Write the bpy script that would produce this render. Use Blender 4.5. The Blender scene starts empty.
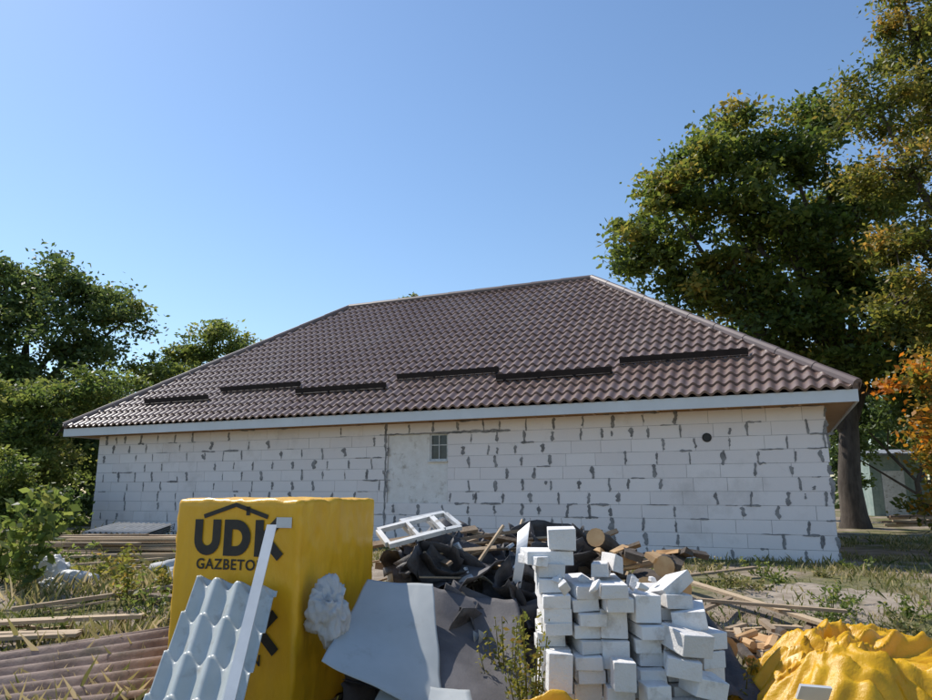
import bpy, bmesh, math, random
import numpy as np
from mathutils import Vector, Matrix, Euler, noise as mn

random.seed(7)
RNG = np.random.default_rng(7)
scene = bpy.context.scene
R = random.random
def U(a, b): return random.uniform(a, b)

# ------------------------------------------------------------------ materials
def nodes_of(name):
    m = bpy.data.materials.new(name); m.use_nodes = True
    nt = m.node_tree; nt.nodes.clear()
    out = nt.nodes.new('ShaderNodeOutputMaterial')
    return m, nt, out

def L(nt, a, b): nt.links.new(a, b)

def mat(name, c1, c2=None, rough=0.8, scale=4.0, detail=6, bump=0.0, bscale=30.0, metal=0.0,
        spec=0.5, stretch=(1, 1, 1), tint=False, lo=0.35, hi=0.65, dirt=None, transl=0.0, dscale=1.3, damt=(0.52, 0.72)):
    m, nt, out = nodes_of(name)
    p = nt.nodes.new('ShaderNodeBsdfPrincipled')
    p.inputs['Roughness'].default_value = rough
    p.inputs['Metallic'].default_value = metal
    p.inputs['Specular IOR Level'].default_value = spec
    if c2 is None: c2 = tuple(x * 0.75 for x in c1)
    tc = nt.nodes.new('ShaderNodeTexCoord')
    mp = nt.nodes.new('ShaderNodeMapping'); mp.inputs['Scale'].default_value = stretch
    L(nt, tc.outputs['Object'], mp.inputs['Vector'])
    def noise(s, d=6):
        n = nt.nodes.new('ShaderNodeTexNoise'); n.inputs['Scale'].default_value = s
        n.inputs['Detail'].default_value = d; n.inputs['Roughness'].default_value = 0.65
        L(nt, mp.outputs['Vector'], n.inputs['Vector']); return n
    n = noise(scale, detail)
    r = nt.nodes.new('ShaderNodeValToRGB')
    r.color_ramp.elements[0].position = lo; r.color_ramp.elements[1].position = hi
    r.color_ramp.elements[0].color = (*c1, 1); r.color_ramp.elements[1].color = (*c2, 1)
    if tint:
        a = nt.nodes.new('ShaderNodeAttribute'); a.attribute_name = 'tint'
        ad = nt.nodes.new('ShaderNodeMath'); ad.operation = 'MULTIPLY_ADD'
        ad.inputs[1].default_value = 0.6
        L(nt, a.outputs['Fac'], ad.inputs[0])
        ml = nt.nodes.new('ShaderNodeMath'); ml.operation = 'MULTIPLY'; ml.inputs[1].default_value = 0.4
        L(nt, n.outputs['Fac'], ml.inputs[0]); L(nt, ml.outputs[0], ad.inputs[2])
        L(nt, ad.outputs[0], r.inputs['Fac'])
    else:
        L(nt, n.outputs['Fac'], r.inputs['Fac'])
    col = r.outputs['Color']
    if dirt:
        nd = noise(dscale, 9)
        rd = nt.nodes.new('ShaderNodeValToRGB')
        rd.color_ramp.elements[0].position = damt[0]; rd.color_ramp.elements[1].position = damt[1]
        rd.color_ramp.elements[0].color = (0, 0, 0, 1); rd.color_ramp.elements[1].color = (1, 1, 1, 1)
        L(nt, nd.outputs['Fac'], rd.inputs['Fac'])
        mx = nt.nodes.new('ShaderNodeMix'); mx.data_type = 'RGBA'
        L(nt, rd.outputs['Color'], mx.inputs['Factor']); L(nt, col, mx.inputs['A'])
        mx.inputs['B'].default_value = (*dirt, 1); col = mx.outputs['Result']
    L(nt, col, p.inputs['Base Color'])
    if bump > 0:
        n2 = noise(bscale, 8)
        b = nt.nodes.new('ShaderNodeBump'); b.inputs['Strength'].default_value = bump
        b.inputs['Distance'].default_value = 0.02
        L(nt, n2.outputs['Fac'], b.inputs['Height']); L(nt, b.outputs['Normal'], p.inputs['Normal'])
    if transl > 0:
        tr = nt.nodes.new('ShaderNodeBsdfTranslucent'); L(nt, col, tr.inputs['Color'])
        mx = nt.nodes.new('ShaderNodeMixShader'); mx.inputs['Fac'].default_value = transl
        L(nt, p.outputs['BSDF'], mx.inputs[1]); L(nt, tr.outputs['BSDF'], mx.inputs[2])
        L(nt, mx.outputs[0], out.inputs['Surface'])
    else:
        L(nt, p.outputs['BSDF'], out.inputs['Surface'])
    return m

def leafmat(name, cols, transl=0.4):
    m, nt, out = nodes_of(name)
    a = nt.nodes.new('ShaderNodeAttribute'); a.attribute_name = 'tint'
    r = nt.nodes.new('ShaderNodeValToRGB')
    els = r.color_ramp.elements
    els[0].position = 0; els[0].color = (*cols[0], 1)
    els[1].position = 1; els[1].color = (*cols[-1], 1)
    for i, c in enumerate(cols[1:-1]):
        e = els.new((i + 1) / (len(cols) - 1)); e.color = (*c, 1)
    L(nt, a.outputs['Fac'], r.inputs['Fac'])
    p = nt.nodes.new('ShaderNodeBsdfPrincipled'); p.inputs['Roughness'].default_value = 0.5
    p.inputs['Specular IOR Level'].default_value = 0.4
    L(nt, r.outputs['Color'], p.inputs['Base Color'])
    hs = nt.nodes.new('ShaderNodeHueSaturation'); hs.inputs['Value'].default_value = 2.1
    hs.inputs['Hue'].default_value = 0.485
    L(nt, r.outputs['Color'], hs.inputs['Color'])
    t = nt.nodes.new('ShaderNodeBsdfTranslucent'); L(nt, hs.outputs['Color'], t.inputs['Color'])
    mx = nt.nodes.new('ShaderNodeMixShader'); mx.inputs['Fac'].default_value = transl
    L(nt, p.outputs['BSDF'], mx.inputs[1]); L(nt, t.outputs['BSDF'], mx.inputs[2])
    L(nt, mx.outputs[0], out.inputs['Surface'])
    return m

M = {}
M['block'] = mat('aerated_block_wall', (0.80, 0.725, 0.705), (0.87, 0.80, 0.78), 0.95, 2.5, bump=0.3, bscale=60, tint=True, lo=0.15, hi=0.85,
                 dirt=(0.60, 0.54, 0.51), dscale=1.1, damt=(0.56, 0.82))
M['block2'] = mat('aerated_block_loose', (0.66, 0.63, 0.60), (0.82, 0.80, 0.78), 0.95, 5, bump=0.5, bscale=45, tint=True, lo=0.2, hi=0.6,
                  dirt=(0.45, 0.41, 0.36), dscale=6, damt=(0.54, 0.74))
M['mortar'] = mat('mortar_gray', (0.16, 0.15, 0.15), (0.34, 0.325, 0.32), 0.95, 7, bump=.4, bscale=50)
M['joint'] = mat('mortar_joint', (0.30, 0.28, 0.27), (0.60, 0.56, 0.54), 0.95, 2)
M['plaster'] = mat('old_whitewash', (0.74, 0.69, 0.65), (0.84, 0.80, 0.77), 0.95, 5, bump=0.6, bscale=12, dirt=(0.45, 0.40, 0.35), dscale=4, damt=(0.56, 0.7))
M['tile'] = mat('brown_metal_tile', (0.155, 0.098, 0.080), (0.195, 0.128, 0.104), 0.37, 1.0, spec=0.6, dirt=(.225, .165, .14), dscale=.7, damt=(.5, .75))
M['tilecap'] = mat('brown_ridge_cap', (0.13, 0.095, 0.085), (0.17, 0.12, 0.11), 0.42, 3)
M['guard'] = mat('snow_guard_steel', (0.022, 0.016, 0.014), (0.034, 0.024, 0.021), 0.75, 3, spec=.2)
M['fascia'] = mat('fascia_metal', (0.62, 0.63, 0.64), (0.70, 0.71, 0.72), 0.5, 1)
M['soffit'] = mat('raw_wood', (0.42, 0.24, 0.12), (0.54, 0.33, 0.18), 0.8, 6, stretch=(1, 8, 8))
M['glass'] = mat('dark_glass', (0.03, 0.035, 0.04), (0.06, 0.075, 0.09), 0.12, 3)
M['frame'] = mat('white_frame_paint', (0.54, 0.54, 0.53), (0.70, 0.69, 0.67), 0.6, 8, dirt=(.3, .27, .22), dscale=9, damt=(.55, .7))
M['black'] = mat('black_print_and_hole_shade', (0.012, 0.012, 0.014), (0.03, 0.026, 0.02), 0.5, 8)  # print ink, also the painted shade inside the round wall hole
M['yellow'] = mat('yellow_film', (0.80, 0.41, 0.014), (0.88, 0.49, 0.022), 0.34, 3, bump=0.7, bscale=5, stretch=(1.0, 1.0, 0.35), dirt=(.66, .34, .03), dscale=2.5, damt=(.5, .8))
M['yellow2'] = mat('yellow_film_crumpled', (0.76, 0.40, 0.008), (0.85, 0.50, 0.02), 0.33, 5, bump=0.6, bscale=11, transl=0.22)
M['metal'] = mat('galvanised_sheet', (0.45, 0.48, 0.46), (0.53, 0.555, 0.54), 0.38, 4, spec=0.7, dirt=(.32, .31, .27), dscale=7, damt=(.55, .75))
M['metalflat'] = mat('gray_sheet', (0.37, 0.385, 0.375), (0.43, 0.445, 0.435), 0.42, 2, spec=.6, dirt=(.28, .265, .235), dscale=3, damt=(.55, .75))
M['felt'] = mat('roofing_felt', (0.03, 0.027, 0.028), (0.09, 0.083, 0.085), 0.6, 7, bump=0.3, bscale=60)
M['felt2'] = mat('slate_felt', (0.085, 0.078, 0.08), (0.13, 0.12, 0.122), 0.7, 4, bump=0.15, bscale=60, dirt=(.18, .155, .13), dscale=3, damt=(.55, .75))
M['scrapmetal'] = mat('scrap_sheet_metal', (0.30, 0.31, 0.31), (0.48, 0.49, 0.48), 0.4, 5, spec=.6, tint=True, dirt=(.2, .14, .1), dscale=7, damt=(.54, .7))
M['whiteplastic'] = mat('white_plastic', (0.60, 0.60, 0.60), (0.74, 0.74, 0.74), 0.35, 4, bump=0.5, bscale=20, transl=0.3)
M['strip'] = mat('white_coated_strip', (0.62, 0.62, 0.62), (0.72, 0.72, 0.72), 0.4, 4)
M['wood'] = mat('weathered_wood', (0.16, 0.11, 0.075), (0.50, 0.37, 0.235), 0.85, 5, tint=True, bump=0.4, bscale=30, lo=0.2, hi=0.7)
M['freshwood'] = mat('fresh_cut_wood', (0.50, 0.28, 0.12), (0.62, 0.40, 0.20), 0.8, 9)
M['bark'] = mat('bark', (0.05, 0.038, 0.03), (0.11, 0.088, 0.07), 0.95, 6, bump=0.8, bscale=18, stretch=(1, 1, 0.3))
M['slate'] = mat('asbestos_slate', (0.18, 0.125, 0.10), (0.34, 0.255, 0.21), 0.9, 5, bump=0.3, bscale=30, dirt=(.12, .10, .07), dscale=3, damt=(.5, .7))
M['slategray'] = mat('gray_slate', (0.16, 0.17, 0.18), (0.25, 0.26, 0.27), 0.9, 5)
M['rock'] = mat('rubble', (0.36, 0.35, 0.33), (0.55, 0.54, 0.52), 0.95, 6, bump=0.5, bscale=20)
M['shed'] = mat('shed_paint', (0.20, 0.27, 0.24), (0.32, 0.38, 0.34), 0.8, 3)
M['soil'] = mat('heap_soil', (0.045, 0.035, 0.028), (0.13, 0.105, 0.085), 0.95, 8, bump=0.8, bscale=25)
M['palletwood'] = mat('pallet_wood', (0.30, 0.2, 0.12), (0.4, 0.28, 0.17), 0.85, 8)

M['walnut'] = leafmat('walnut_leaves', [(0.035, 0.062, 0.012), (0.075, 0.112, 0.018), (0.14, 0.165, 0.028), (0.27, 0.21, 0.035)], 0.50)
M['olive'] = leafmat('olive_leaves', [(0.05, 0.07, 0.012), (0.105, 0.125, 0.02), (0.19, 0.175, 0.03), (0.30, 0.20, 0.035)], 0.50)
M['autumn'] = leafmat('autumn_leaves', [(0.05, 0.08, 0.015), (0.14, 0.145, 0.02), (0.36, 0.20, 0.018), (0.45, 0.17, 0.012)], 0.45)
M['dark'] = leafmat('dark_leaves', [(0.030, 0.055, 0.018), (0.06, 0.095, 0.024), (0.095, 0.135, 0.032), (0.15, 0.165, 0.045)], 0.46)
M['light'] = leafmat('light_leaves', [(0.045, 0.08, 0.018), (0.085, 0.125, 0.026), (0.135, 0.17, 0.035), (0.20, 0.20, 0.05)], 0.50)
M['grass'] = leafmat('grass_blades', [(0.05, 0.075, 0.016), (0.11, 0.125, 0.03), (0.24, 0.21, 0.08), (0.42, 0.35, 0.19)], 0.38)

def ground_mat():
    m, nt, out = nodes_of('ground_soil_grass')
    p = nt.nodes.new('ShaderNodeBsdfPrincipled'); p.inputs['Roughness'].default_value = 0.95
    p.inputs['Specular IOR Level'].default_value = 0.15
    tc = nt.nodes.new('ShaderNodeTexCoord')
    def noise(s, d=8):
        n = nt.nodes.new('ShaderNodeTexNoise'); n.inputs['Scale'].default_value = s; n.inputs['Detail'].default_value = d
        L(nt, tc.outputs['Object'], n.inputs['Vector']); return n
    def ramp(n, a, b, ca, cb):
        r = nt.nodes.new('ShaderNodeValToRGB'); r.color_ramp.elements[0].position = a; r.color_ramp.elements[1].position = b
        r.color_ramp.elements[0].color = (*ca, 1); r.color_ramp.elements[1].color = (*cb, 1)
        L(nt, n.outputs['Fac'], r.inputs['Fac']); return r
    soil = ramp(noise(3), 0.3, 0.7, (0.19, 0.145, 0.105), (0.37, 0.305, 0.235))
    green = ramp(noise(9), 0.3, 0.7, (0.08, 0.09, 0.035), (0.20, 0.18, 0.08))
    mask = ramp(noise(0.9, 8), 0.42, 0.56, (0, 0, 0), (1, 1, 1))
    mx = nt.nodes.new('ShaderNodeMix'); mx.data_type = 'RGBA'
    L(nt, mask.outputs['Color'], mx.inputs['Factor'])
    L(nt, green.outputs['Color'], mx.inputs['A']); L(nt, soil.outputs['Color'], mx.inputs['B'])
    L(nt, mx.outputs['Result'], p.inputs['Base Color'])
    b = nt.nodes.new('ShaderNodeBump'); b.inputs['Strength'].default_value = 0.7; b.inputs['Distance'].default_value = 0.04
    L(nt, noise(22).outputs['Fac'], b.inputs['Height']); L(nt, b.outputs['Normal'], p.inputs['Normal'])
    L(nt, p.outputs['BSDF'], out.inputs['Surface'])
    return m
M['ground'] = ground_mat()
M['dirt'] = mat('bare_dirt', (0.25, 0.195, 0.145), (0.38, 0.315, 0.245), 0.95, 5, bump=0.7, bscale=18, dirt=(.14, .125, .065), dscale=2.2, damt=(.52, .62))

# ------------------------------------------------------------------ mesh helpers
class MB:
    def __init__(s): s.v = []; s.f = []; s.m = []; s.t = []
    def add(s, vs, fs, mi=0, t=None):
        o = len(s.v); s.v.extend([tuple(v) for v in vs])
        tt = R() if t is None else t
        for f in fs:
            s.f.append(tuple(i + o for i in f)); s.m.append(mi); s.t.append(tt)
    def box(s, c, size, rot=(0, 0, 0), mi=0, t=None, jit=0.0):
        E = Euler(rot).to_matrix() if not isinstance(rot, Matrix) else rot
        c = Vector(c); vs = []
        for dx in (-.5, .5):
            for dy in (-.5, .5):
                for dz in (-.5, .5):
                    q = Vector((dx * size[0] + U(-jit, jit), dy * size[1] + U(-jit, jit), dz * size[2] + U(-jit, jit)))
                    vs.append(c + E @ q)
        s.add(vs, [(0, 1, 3, 2), (4, 6, 7, 5), (0, 4, 5, 1), (2, 3, 7, 6), (0, 2, 6, 4), (1, 5, 7, 3)], mi, t)
    def bx(s, x0, x1, y0, y1, z0, z1, mi=0, t=None):
        s.box(((x0 + x1) / 2, (y0 + y1) / 2, (z0 + z1) / 2), (x1 - x0, y1 - y0, z1 - z0), mi=mi, t=t)
    def plank(s, a, b, w, h, mi=0, roll=0.0, t=None):
        a = Vector(a); b = Vector(b); d = b - a
        q = d.to_track_quat('X', 'Z').to_matrix() @ Matrix.Rotation(roll, 3, 'X')
        s.box((a + b) / 2, (d.length, w, h), q, mi, t, jit=min(w, h) * 0.06)
    def tube(s, pts, rad, n=6, mi=0, t=None, cap=False, capmi=None):
        pts = [Vector(p) for p in pts]; vs = []; fs = []
        for i, p in enumerate(pts):
            d = (pts[min(i + 1, len(pts) - 1)] - pts[max(i - 1, 0)])
            if d.length < 1e-6: d = Vector((0, 0, 1))
            d.normalize()
            a = d.cross(Vector((0.3, 0.9, 0.1)))
            if a.length < 0.05: a = d.cross(Vector((1, 0, 0)))
            a.normalize(); b = d.cross(a)
            for k in range(n):
                th = 2 * math.pi * k / n
                vs.append(p + (a * math.cos(th) + b * math.sin(th)) * rad[i])
        for i in range(len(pts) - 1):
            for k in range(n):
                fs.append((i * n + k, i * n + (k + 1) % n, (i + 1) * n + (k + 1) % n, (i + 1) * n + k))
        tt = R() if t is None else t
        s.add(vs, fs, mi, tt)
        if cap:
            e = len(pts) - 1
            s.add(vs[:n], [tuple(range(n))], capmi if capmi is not None else mi, tt)
            s.add(vs[e * n:], [tuple(range(n))], capmi if capmi is not None else mi, tt)
    def sheet4(s, p00, p10, p11, p01, nx=16, ny=16, fn=None, mi=0, t=None, edge=0.0):
        p00, p10, p11, p01 = map(Vector, (p00, p10, p11, p01))
        nrm = (p10 - p00).cross(p01 - p00).normalized()
        sd = U(0, 99); vs = []
        for j in range(ny + 1):
            for i in range(nx + 1):
                a = i / nx; b = j / ny
                if edge:
                    a2 = a + edge * mn.noise(Vector((b * 4, sd, a))) * (abs(a - .5) * 2)
                    b2 = b + edge * mn.noise(Vector((a * 4, sd + 5, b))) * (abs(b - .5) * 2)
                else: a2, b2 = a, b
                p = p00 * (1 - a2) * (1 - b2) + p10 * a2 * (1 - b2) + p11 * a2 * b2 + p01 * (1 - a2) * b2
                if fn: p = p + nrm * fn(a, b)
                vs.append(p)
        W = nx + 1
        s.add(vs, [(j * W + i, j * W + i + 1, (j + 1) * W + i + 1, (j + 1) * W + i) for j in range(ny) for i in range(nx)], mi, t)
    def build(s, name, mats, parent=None, smooth=False):
        me = bpy.data.meshes.new(name); me.from_pydata(s.v, [], s.f)
        for m in mats: me.materials.append(m)
        me.polygons.foreach_set('material_index', s.m)
        if smooth: me.polygons.foreach_set('use_smooth', [True] * len(s.f))
        a = me.attributes.new('tint', 'FLOAT', 'FACE'); a.data.foreach_set('value', s.t)
        me.update()
        o = bpy.data.objects.new(name, me); scene.collection.objects.link(o)
        if parent: o.parent = parent
        return o

def empty(name, loc=(0, 0, 0), rz=0):
    e = bpy.data.objects.new(name, None); e.location = loc; e.rotation_euler = (0, 0, rz)
    e.empty_display_size = 0.3
    scene.collection.objects.link(e); return e

def solid(o, th=0.004):
    m = o.modifiers.new('thick', 'SOLIDIFY'); m.thickness = th; m.offset = 0
def bevel(o, w=0.006):
    m = o.modifiers.new('bev', 'BEVEL'); m.width = w; m.segments = 2; m.limit_method = 'ANGLE'

def sm(x): x = max(0, min(1, x)); return x * x * (3 - 2 * x)
def gz(x, y):
    g = 0.41 * sm((y - 4.5) / 6.0) + 0.2 * sm((y - 22) / 10)
    g += 0.05 * mn.noise(Vector((x * 0.5, y * 0.5, 0.3))) + 0.025 * mn.noise(Vector((x * 2.1, y * 2.1, 1.3)))
    return g

# ------------------------------------------------------------------ ground
xs = [-500, -250, -120, -70, -45, -30, -22] + list(np.arange(-16, 18.01, 0.2)) + [22, 30, 45, 70, 120, 250, 500]
ys = [-100, -30, -8, -2] + list(np.arange(0, 26.01, 0.2)) + [29, 34, 45, 70, 120, 250, 600]
b = MB(); W = len(xs)
vs = [(x, y, gz(x, y)) for y in ys for x in xs]
b.add(vs, [(j * W + i, j * W + i + 1, (j + 1) * W + i + 1, (j + 1) * W + i) for j in range(len(ys) - 1) for i in range(W - 1)], 0, 0.5)
b.build('ground', [M['ground']], smooth=True)
def patch(name, cx, cy, rx, ry, m, dz=0.012, seed=0):
    b = MB(); n = 72; rings = 7; vs = [(cx, cy, gz(cx, cy) + dz)]
    for r in range(1, rings + 1):
        for k in range(n):
            th = 2 * math.pi * k / n
            rr = r / rings * (1 + 0.4 * mn.noise(Vector((math.cos(th) * 2, math.sin(th) * 2, seed))) + 0.3 * mn.noise(Vector((math.cos(th) * 7, math.sin(th) * 7, seed))))
            x = cx + rx * rr * math.cos(th); y = cy + ry * rr * math.sin(th)
            vs.append((x, y, gz(x, y) + (dz if r < rings else -0.01)))
    fs = [(0, 1 + k, 1 + (k + 1) % n) for k in range(n)]
    for r in range(rings - 1):
        for k in range(n):
            a = 1 + r * n; c = a + n
            fs.append((a + k, c + k, c + (k + 1) % n, a + (k + 1) % n))
    b.add(vs, fs, 0, 0.5); return b.build(name, [m], smooth=True)
patch('bare_dirt', 4.4, 9.1, 1.1, 0.8, M['dirt'], seed=3)

# ------------------------------------------------------------------ house
HL = 19.4; HD = 11.64
house = empty('aerated_block_house', (-11.15, 19.568, 0), math.atan2(-0.4004, 0.9164))
Z0 = 0.36; CH = 0.25; NC = 11; BL = 0.6
mort = MB(); blk = MB(); smear = MB()
PX0, PX1 = 10.02, 11.515
def wall_run(x0, x1, openings, place, smears=False):
    for c in range(NC):
        za = Z0 + c * CH; zb = za + CH
        off = (0.0 if c % 2 else 0.3) + U(-0.06, 0.06)
        x = x0 - off; cuts = []
        while x < x1:
            l = BL if R() > 0.08 else BL * U(0.5, 0.8)
            a = max(x, x0); e = min(x + l, x1)
            if e - a > 0.04: cuts.append((a, e))
            x += l
        segs = []
        for a, e in cuts:
            parts = [(a, e)]
            for (ox0, ox1, oz0, oz1) in openings:
                if za + 0.01 < oz1 and zb - 0.01 > oz0:
                    np_ = []
                    for (p, q) in parts:
                        if q <= ox0 or p >= ox1: np_.append((p, q)); continue
                        if p < ox0: np_.append((p, ox0))
                        if q > ox1: np_.append((ox1, q))
                    parts = np_
            segs += parts
        for (a, e) in segs:
            if e - a < 0.03: continue
            g = 0.004
            j = U(0, 0.005)
            place(blk, a + g, e - g, za + g, zb - g, j, 0.28, 0)
            place(mort, a, e, za, zb, 0.009, 0.27, 0)
            if smears:
                smear_at(e, za, zb)
                if R() < 0.22: hsmear(U(a, e - 0.1), zb)
                if R() < 0.04: poly_strip(U(a + .1, e - .05), U(za + .05, zb - .05), U(.02, .05), U(.06, .14))

YW = 0.5
def poly_strip(cx, cz, w, h, vertical=True):
    n = 13; left = []; right = []
    ph = U(0, 50); sk = U(-.015, .015)
    for i in range(n):
        k = i / (n - 1)
        taper = min(1, 7 * k + 0.3, 7 * (1 - k) + 0.3)
        wl = w * taper * max(0.15, (0.6 + 0.8 * mn.noise(Vector((ph, k * 2.2, 0))) + .4 * mn.noise(Vector((ph, k * 7, 3)))))
        wr = w * taper * max(0.15, (0.6 + 0.8 * mn.noise(Vector((ph + 9, k * 2.2, 5))) + .4 * mn.noise(Vector((ph + 5, k * 7, 3)))))
        o = (k - .5) * h
        if vertical:
            left.append((cx - wl + sk * o / h * 2, YW - 0.0035, cz + o)); right.append((cx + wr + sk * o / h * 2, YW - 0.0035, cz + o))
        else:
            left.append((cx + o, YW - 0.0035, cz - wl)); right.append((cx + o, YW - 0.0035, cz + wr))
    vs = left + right
    smear.add(vs, [(i, i + n, i + n + 1, i + 1) for i in range(n - 1)], 0)
def smear_at(x, za, zb):
    dens = 0.72 + 0.9 * mn.noise(Vector((x * 0.45, za * 1.3, 4)))
    if R() < dens:
        h = (zb - za) * U(0.6, 1.1); poly_strip(x + U(-.01, .01), (za + zb) / 2 + U(-.02, .02), U(0.022, 0.055) * (1.5 if R() < .25 else 1), h)
def hsmear(x, z):
    poly_strip(x + 0.1, z, U(0.010, 0.034), U(0.12, 0.5), False)

def front(mb, xa, xb, za, zb, d0, d1, mi): mb.bx(xa, xb, YW + d0, YW + d1, za, zb, mi)
def back(mb, xa, xb, za, zb, d0, d1, mi): mb.bx(xa, xb, HD - YW - d1, HD - YW - d0, za, zb, mi)
XL, XR = 0.82, 18.9
def right(mb, xa, xb, za, zb, d0, d1, mi): mb.bx(XR - d1, XR - d0, xa, xb, za, zb, mi)
def left(mb, xa, xb, za, zb, d0, d1, mi): mb.bx(XL + d0, XL + d1, xa, xb, za, zb, mi)
OP = (PX0, PX1, Z0 + 4 * CH, Z0 + 10 * CH)
wall_run(XL, XR, [OP], front, True)
wall_run(XL + .3, XR - .3, [], back)
wall_run(YW + .285, HD - YW - .285, [], right)
wall_run(YW + .285, HD - YW - .285, [], left)
blk.build('block_walls', [M['block']], house)
mort.build('wall_mortar', [M['joint']], house)
smear.build('mortar_smears', [M['mortar']], house)
b = MB()
oz0, oz1 = OP[2], OP[3]
WX0, WX1, WZ0 = 11.06, 11.50, 2.27
b.bx(PX0, WX0, YW + .035, YW + .25, oz0, oz1)
b.bx(WX0, PX1, YW + .035, YW + .25, oz0, WZ0)
b.bx(WX1, PX1, YW + .036, YW + .25, WZ0, oz1)
b.build('plaster_infill', [M['plaster']], house)
smear = MB()
z = .5
while z < 3.0:
    h = U(.25, .5); poly_strip(PX0 - 0.05, z + h / 2, U(.03, .05), h + .05); z += h
x = PX0 - .2
while x < PX1 + 1.2:
    l = U(.3, .7); poly_strip(x + l / 2, oz1 + .01, U(.02, .045), l + .05, False); x += l
smear.build('lintel_mortar', [M['mortar']], house)
b = MB()
fy = YW + .06
b.bx(WX0, WX1, fy + .03, fy + .04, WZ0, oz1, 1)
for (a, c, d, e) in ((WX0, WX0 + .035, WZ0, oz1), (WX1 - .035, WX1, WZ0, oz1)):
    b.bx(a, c, fy, fy + .028, d, e)
b.bx(WX0 + .035, WX1 - .035, fy, fy + .028, WZ0, WZ0 + .04); b.bx(WX0 + .035, WX1 - .035, fy, fy + .028, oz1 - .04, oz1)
b.bx((WX0 + WX1) / 2 - .010, (WX0 + WX1) / 2 + .010, fy + .003, fy + .026, WZ0 + .04, oz1 - .04)
b.bx(WX0 + .035, WX1 - .035, fy + .005, fy + .024, 2.60, 2.62)
b.bx(WX0 - .03, WX1 + .012, YW - .02, YW + .034, WZ0 - .03, WZ0 - .002)
b.build('window', [M['frame'], M['glass']], house)
b = MB()
b.tube([(16.88, YW + .02, 2.60), (16.88, YW - .012, 2.60)], [.085, .085], 20, 0); b.tube([(16.88, YW - .012, 2.60), (16.88, YW - .0119, 2.60)], [.085, .072], 20, 0)
b.tube([(16.88, YW - .0119, 2.60), (16.88, YW - .005, 2.60)], [.072, .072], 20, 0)
b.add([(16.88 + .072 * math.cos(k / 20 * 6.2832), YW - .0045, 2.60 + .072 * math.sin(k / 20 * 6.2832)) for k in range(20)], [tuple(range(20))], 1)  # flat black disc stands in for the shade inside the hole
b.build('vent_hole', [M['guard'], M['black']], house)
b = MB()
FZ0, FZ1 = 3.10, 3.31
b.bx(0, HL, 0, .03, FZ0, FZ1); b.bx(0, HL, HD - .03, HD, FZ0, FZ1)
b.bx(0, .03, .03, HD - .03, FZ0, FZ1); b.bx(HL - .03, HL, .03, HD - .03, FZ0, FZ1)
x = 2.0
while x < HL:
    b.bx(x, x + .025, -.003, -.0005, FZ0 + .002, FZ1 - .002); x += 2.0
b.build('fascia', [M['fascia']], house)
b = MB()
b.bx(.03, HL - .03, .03, YW + .1, 3.135, 3.155); b.bx(.03, HL - .03, HD - YW - .1, HD - .03, 3.135, 3.155)
b.bx(.03, XL + .1, YW + .1, HD - YW - .1, 3.135, 3.155); b.bx(XR - .1, HL - .03, YW + .1, HD - YW - .1, 3.135, 3.155)
x = XL + .3
while x < XR:
    b.bx(x, x + .05, .032, YW - .002, 3.112, 3.134); x += .62
b.bx(XL, XR, YW + .02, YW + .2, 3.112, 3.134)
b.build('soffit', [M['soffit']], house)

EZ = 3.335; RZ = 7.58; RY = 5.82; RX0 = 5.4; RX1 = 13.58
def roof_slope(name, O, ex, ein, width, run, cuts, wseg):
    O = Vector(O); ex = Vector(ex); ein = Vector(ein)
    rise = RZ - EZ; sl = math.hypot(run, rise)
    up = (ein * run + Vector((0, 0, rise))) / sl
    nr = (Vector((0, 0, run)) - ein * rise) / sl
    pitch = 0.35; nrow = int(sl / pitch) + 1
    nw = int(width / 0.22); ns = nw * wseg + 1
    prof = []
    for k in range(nrow):
        q0 = k * pitch
        prof += [(q0 - .012, 0.004, k), (q0, 0.048, k), (q0 + pitch * .5, .027, k), (q0 + pitch - .02, .008, k)]
    vs = []; fs = []
    for (q, h, k) in prof:
        for i in range(ns):
            a = i / (ns - 1) * width; ph = a / 0.22 * 2 * math.pi
            w = 0.5 + 0.5 * math.cos(ph)
            qq = q - 0.04 * (1 - w)
            wob = .012 * mn.noise(Vector((a * .5, q * .9, 3)))
            vs.append(O + ex * a + up * min(max(qq, -0.05), sl) + nr * (h + 0.050 * w + wob))
    for j in range(len(prof) - 1):
        for i in range(ns - 1):
            fs.append((j * ns + i, j * ns + i + 1, (j + 1) * ns + i + 1, (j + 1) * ns + i))
    me = bpy.data.meshes.new(name); me.from_pydata([tuple(v) for v in vs], [], fs)
    bm = bmesh.new(); bm.from_mesh(me)
    for (pc, pn) in cuts:
        g = bm.verts[:] + bm.edges[:] + bm.faces[:]
        bmesh.ops.bisect_plane(bm, geom=g, plane_co=pc, plane_no=pn, clear_outer=True)
    for f in bm.faces: f.smooth = True
    bm.to_mesh(me); bm.free(); me.materials.append(M['tile'])
    try: me.set_sharp_from_angle(angle=math.radians(40))
    except Exception: pass
    o = bpy.data.objects.new(name, me); scene.collection.objects.link(o); o.parent = house
def nplane(dx, dy, inside):
    n = Vector((-dy, dx, 0)).normalized()
    return n if (n.dot(Vector(inside)) < 0) else -n
roof_slope('roof_front', (0, 0, EZ), (1, 0, 0), (0, 1, 0), HL, RY,
           [((0, 0, 0), nplane(RX0, RY, (1, -1, 0))), ((HL, 0, 0), nplane(-(HL - RX1), RY, (-1, -1, 0)))], 8)
roof_slope('roof_back', (HL, HD, EZ), (-1, 0, 0), (0, -1, 0), HL, RY,
           [((0, HD, 0), nplane(RX0, -RY, (1, 1, 0))), ((HL, HD, 0), nplane(-(HL - RX1), -RY, (-1, 1, 0)))], 4)
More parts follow.
